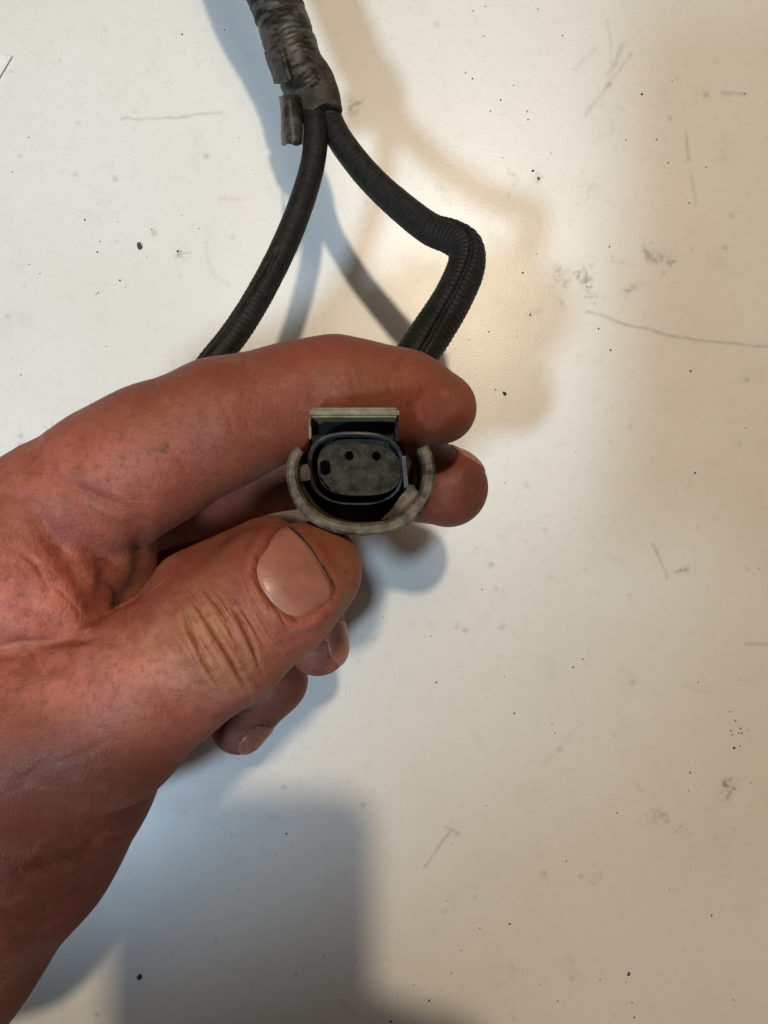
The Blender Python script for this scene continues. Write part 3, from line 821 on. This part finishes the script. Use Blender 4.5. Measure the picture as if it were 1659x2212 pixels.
def sheet(name, grid, thick, mat, par=harness):
    """grid of mm points -> solid thin strip"""
    g = np.asarray(grid, float); r, c = g.shape[:2]
    e1 = np.gradient(g, axis=0); e2 = np.gradient(g, axis=1); n = np.cross(e1, e2); n /= np.linalg.norm(n, axis=2)[:, :, None]
    V = np.vstack([(g+n*thick/2).reshape(-1, 3), (g-n*thick/2).reshape(-1, 3)]); m = r*c; F = []
    for i in range(r-1):
        for j in range(c-1):
            a, b, d, e = i*c+j, i*c+j+1, (i+1)*c+j+1, (i+1)*c+j
            F.append((a, b, d, e)); F.append((m+a, m+e, m+d, m+b))
    bd = [(0, j) for j in range(c)]+[(i, c-1) for i in range(1, r)]+[(r-1, j) for j in range(c-2, -1, -1)]+[(i, 0) for i in range(r-2, 0, -1)]
    for (i, j), (k, l) in zip(bd, bd[1:]+bd[:1]): F.append((i*c+j, k*c+l, m+k*c+l, m+i*c+j))
    bm = bmesh.new(); vv = [bm.verts.new(v) for v in V]
    for f in F: bm.faces.new([vv[i] for i in f])
    o = bm_obj(name, bm, mat, smooth=True); o.parent = par; o.matrix_parent_inverse = Matrix.Translation(-CW)
    return o
# tape over the fork (brown) running onto the right branch
def fork_wrap():
    pts = [(655,110,34,3.2),(664,140,35,4.6),(677,175,36,5.5),(690,212,36.5,5.4),(700,246,37,5.0)]
    p4 = smooth_line(np.array([[*P(x, y, z), r] for x, y, z, r in pts]), 10); p4, s = resample(p4, .3)
    path, rad = p4[:, :3], p4[:, 3]; T, A, B = frames(path); seg = 40; V, F = [], []
    for i in range(len(path)):
        for j in range(seg):
            a = 2*math.pi*j/seg
            r = rad[i]+.16*mnoise.noise(Vector((s[i]*.4, math.cos(a)*1.4, math.sin(a)*1.4)))
            off = T[i]*(.8*mnoise.noise(Vector((a*1.2, 3, 0))) if i == len(path)-1 else 0)
            V.append(path[i]+r*(math.cos(a)*A[i]*.92+math.sin(a)*B[i]*.62)+off)
    n = len(path)
    for i in range(n-1):
        for j in range(seg):
            k = (j+1) % seg; F.append((i*seg+j, (i+1)*seg+j, (i+1)*seg+k, i*seg+k))
    F.append(tuple(range(seg))); F.append(tuple((n-1)*seg+j for j in range(seg))[::-1])
    bm = bmesh.new(); vv = [bm.verts.new(v) for v in V]
    for f in F: bm.faces.new([vv[i] for i in f])
    o = bm_obj('fork_tape', bm, M_TAPEB, smooth=True); o.parent = harness; o.matrix_parent_inverse = Matrix.Translation(-CW)
    return o
fork_wrap()
# stiff loose tape end folded like a flap at the left of the fork
g = []
for v in np.linspace(0, 1, 9):
    row = []
    for u, (xo, zz) in zip(range(7), [(0, 31), (2, 36), (8, 40), (18, 41.5), (30, 41), (40, 38), (46, 34)]):
        x = 604+8*v+xo+2*math.sin(v*5+u); y = 208+104*v+(3*math.sin(u*2.1) if v in (0, 1) else 0)-u*(.5 if v < .5 else -.2)
        row.append(P(x, y, zz))
    g.append(row)
sheet('tape_flap', g, .5, M_TAPE)
g = []
for v in np.linspace(0, 1, 7):
    g.append([P(572+v*22+u*9, 112+v*70+3*math.sin(v*6+u)-u*2, 35+u*1.5) for u in range(5)])
sheet('tape_flap', g, .5, M_TAPE)

# ------------------------------------------------------------------ things lying on the bench
def card():
    m = plastic('white_card', (.90, .89, .87), (.86, .84, .80), .5, (.62, .55, .42), .3, 90, .05)
    pts = [P(-260, 60, 0), P(28, 124, 0), P(-120, 372, 0), P(-420, 300, 0)]
    bm = bmesh.new(); top = [bm.verts.new((p[0], p[1], .75)) for p in pts]; bot = [bm.verts.new((p[0], p[1], .35)) for p in pts]
    bm.faces.new(top); bm.faces.new(bot[::-1])
    for i in range(4): bm.faces.new((bot[i], bot[(i+1) % 4], top[(i+1) % 4], top[i]))
    o = bm_obj('paper_card', bm, m); tag(o, 'corner of a white paper card at the left edge of the bench', 'card')
card()

M_GRIT = plastic('grit', (.02, .018, .016), (.08, .072, .062), .7, (.14, .12, .10), .4, 900)
def lump(bm, x, y, r, z=None):
    q = P(x, y, 0); s = bmesh.ops.create_icosphere(bm, subdivisions=1, radius=1)
    sx, sy, sz, a = rng.uniform(.65, 1.25), rng.uniform(.65, 1.2), rng.uniform(.4, .75), rng.uniform(0, 3)
    for v in s['verts']:
        c = v.co*rng.uniform(.72, 1.15); c = Vector((c.x*sx, c.y*sy, c.z*sz)); c.rotate(Matrix.Rotation(a, 3, 'Z'))
        v.co = Vector((q[0], q[1], r*.35))+c*r
CRUMBS = [((302,533), 1.15, 'black crumb lying alone between left edge and left cable'),
          ((302,2110), .95, 'black crumb in the phone shadow near the bottom left'),
          ((1090,850), .75, 'dark grain just right of the index fingertip'),
          ((2300/1.823*1.0, 1225/1.823), .55, 'dark grain at the left end of the long curved scratch')]
CRUMBS[3] = ((1358,1999+105), .6, 'dark grain near the bottom edge right of the phone shadow')
for (x, y), r, lab in CRUMBS:
    bm = bmesh.new(); lump(bm, x, y, r); o = bm_obj('crumb', bm, M_GRIT); tag(o, lab, 'crumb', group='crumbs on the bench')
bm = bmesh.new()
def c6(x, y): return (987+x*.4959, y*.4959)
def c7(x, y): return (768+x*.5372, 1097+y*.5372)
spots = [(*c6(*p), r) for *p, r in [(123,28,.4),(70,48,.35),(352,40,.35),(460,155,.35),(68,343,.45),(38,318,.4),(191,436,.42),(146,484,.42),(306,485,.42),(309,522,.45),(246,372,.3),(805,411,.55),(937,354,.35),(870,608,.4),(921,709,.42),(1011,885,.5),(735,610,.38),(410,668,.32),(200,688,.4),(664,1075,.55),(287,1189,.5),(348,1107,.4),(566,1249,.45),(320,1371,.55),(139,1445,.4),(265,1465,.38),(617,1432,.55),(669,1525,.5),(167,1697,.45),(1018,1617,.55),(1038,2060,.55),(1252,408,.45),(518,1968,.3),(210,2103,.35),(1085,730,.4),(115,158,.4),(330,745,.6),(355,778,.8),(1257,1865,.35)]]
spots += [(*c7(*p), r) for *p, r in [(508,328,.4),(305,517,.4),(325,702,.45),(875,641,.55),(914,608,.42),(598,680,.35),(638,827,.45),(790,868,.35),(802,906,.4),(1378,702,.45),(1505,820,.45),(1528,855,.5),(1508,896,.45),(1540,905,.5),(1553,906,.5),(1548,886,.45),(1515,912,.35),(1522,965,.75),(1546,957,.42),(1580,893,.35),(1345,1064,.5),(1340,1137,.35),(620,1672,.6),(500,1690,.45),(424,1780,.4),(296,1980,.75),(142,2065,.7),(1100,1868,.75),(1112,1990,.4),(1120,2048,.5),(848,1420,.45),(1052,1226,.4),(1432,1638,.5),(812,1982,.45),(1520,1978,.45),(1622,245,.4),(1305,250,.45),(487,160,.35),(110,440,.35),(525,1197,.35),(385,1352,.35),(368,1580,.35),(1263,1533,.3),(1590,1107,.4),(1088,1907,.3),(983,1897,.4),(740,1915,.3),(235,1918,.4),(385,1870,.35)]]
def c8(x, y): return (x*.3968, y*.3968)
spots += [(*c8(*p), r) for *p, r in [(992,187,.5),(1222,163,.4),(158,749,.4),(68,938,.4),(462,1197,.45),(826,1249,.42),(530,1373,.45),(967,1368,.55),(653,1527,.5),(218,1490,.4),(535,1595,.4),(523,1602,.38),(763,1322,.35),(800,1400,.35),(992,1170,.35),(545,1315,.35),(578,1887,.35),(1082,1245,.42),(640,1205,.3),(115,2040,.35),(65,1950,.3),(330,328,.3),(1298,750,.3),(160,1440,.3)]]
spots += [(640,2104,.35),(619,1801,.55),(596,1845,.3),(520,1702,.3),(480,1790,.25),(700,2065,.35),(230,1860,.3),(250,1945,.3)]
for x, y, r in spots: lump(bm, x, y, r*.62)
for i in range(12):
    lump(bm, rng.uniform(0, 1659), rng.uniform(0, 2212), rng.uniform(.1, .2))
grit = bm_obj('grit', bm, M_GRIT); tag(grit, 'fine dark grit scattered over the white bench top', 'grit', 'stuff')

# ------------------------------------------------------------------ the phone that takes the picture (its shadow lies on the bench)
def rounded_rect(x0, x1, y0, y1, r, n=8):
    out = []
    for cx, cy, a0 in ((x1-r, y1-r, 0), (x0+r, y1-r, 90), (x0+r, y0+r, 180), (x1-r, y0+r, 270)):
        for k in range(n+1):
            a = math.radians(a0+90*k/n); out.append((cx+r*math.cos(a), cy+r*math.sin(a)))
    return out
phone = empty('phone', (-11, -50, 226))
tag(phone, 'dark phone held level above the bench, seen by its rounded shadow', 'phone')
M_PHONE = plastic('phone_glass', (.02, .02, .022), (.03, .03, .032), .25)
def slab(name, out, z0, z1):
    bm = bmesh.new(); t = [bm.verts.new((x, y, z1)) for x, y in out]; b_ = [bm.verts.new((x, y, z0)) for x, y in out]; n = len(out)
    bm.faces.new(t); bm.faces.new(b_[::-1])
    for i in range(n): bm.faces.new((b_[i], b_[(i+1) % n], t[(i+1) % n], t[i]))
    o = bm_obj(name, bm, M_PHONE); return adopt(o, phone)
slab('body', rounded_rect(-41, 19, -112, 13, 9), 223, 231)
slab('camera_bump', rounded_rect(-22, 10, -26, 9, 7), 221.5, 223)

# the other hand, gripping the phone beside the camera
def build_grip():
    G = Grid((-30, -235, 180), (126, -18, 250), 1.4); F = G.field()
    def ch(pts, k):
        for p, q in zip(pts[:-1], pts[1:]): cone(G, F, np.add(p[:3], (8, 0, 0)), np.add(q[:3], (8, 0, 0)), p[3], q[3], k)
    ch([(27,-52,224,12),(30,-80,224,14),(34,-108,223,16),(48,-150,220,20),(75,-225,212,24)], 8)
    for y, L in ((-48, -12), (-68, -24), (-88, -24), (-107, -12)):
        ch([(26, y-4, 217, 10), (8, y, 212, 8.8), (L+14, y+2, 212.5, 8), (L, y+3, 213.5, 7)], 3)
    ch([(32,-95,233,12),(22,-70,239,10),(8,-48,240,8.5),(-4,-34,239.5,7)], 4)
    V, Q = surface_nets(G, F); V = relax(V, Q, 3)
    me = fast_mesh('hand', V, Q, SKIN)
    at = me.attributes.new('skin_tint', 'FLOAT_COLOR', 'POINT')
    at.data.foreach_set('color', np.tile([.43, .165, .098, .1], (len(V), 1)).astype(np.float32).ravel())
    tag(link(bpy.data.objects.new('hand', me)), 'right hand gripping the phone, casting the bulge beside the phone shadow', 'hand')
build_grip()
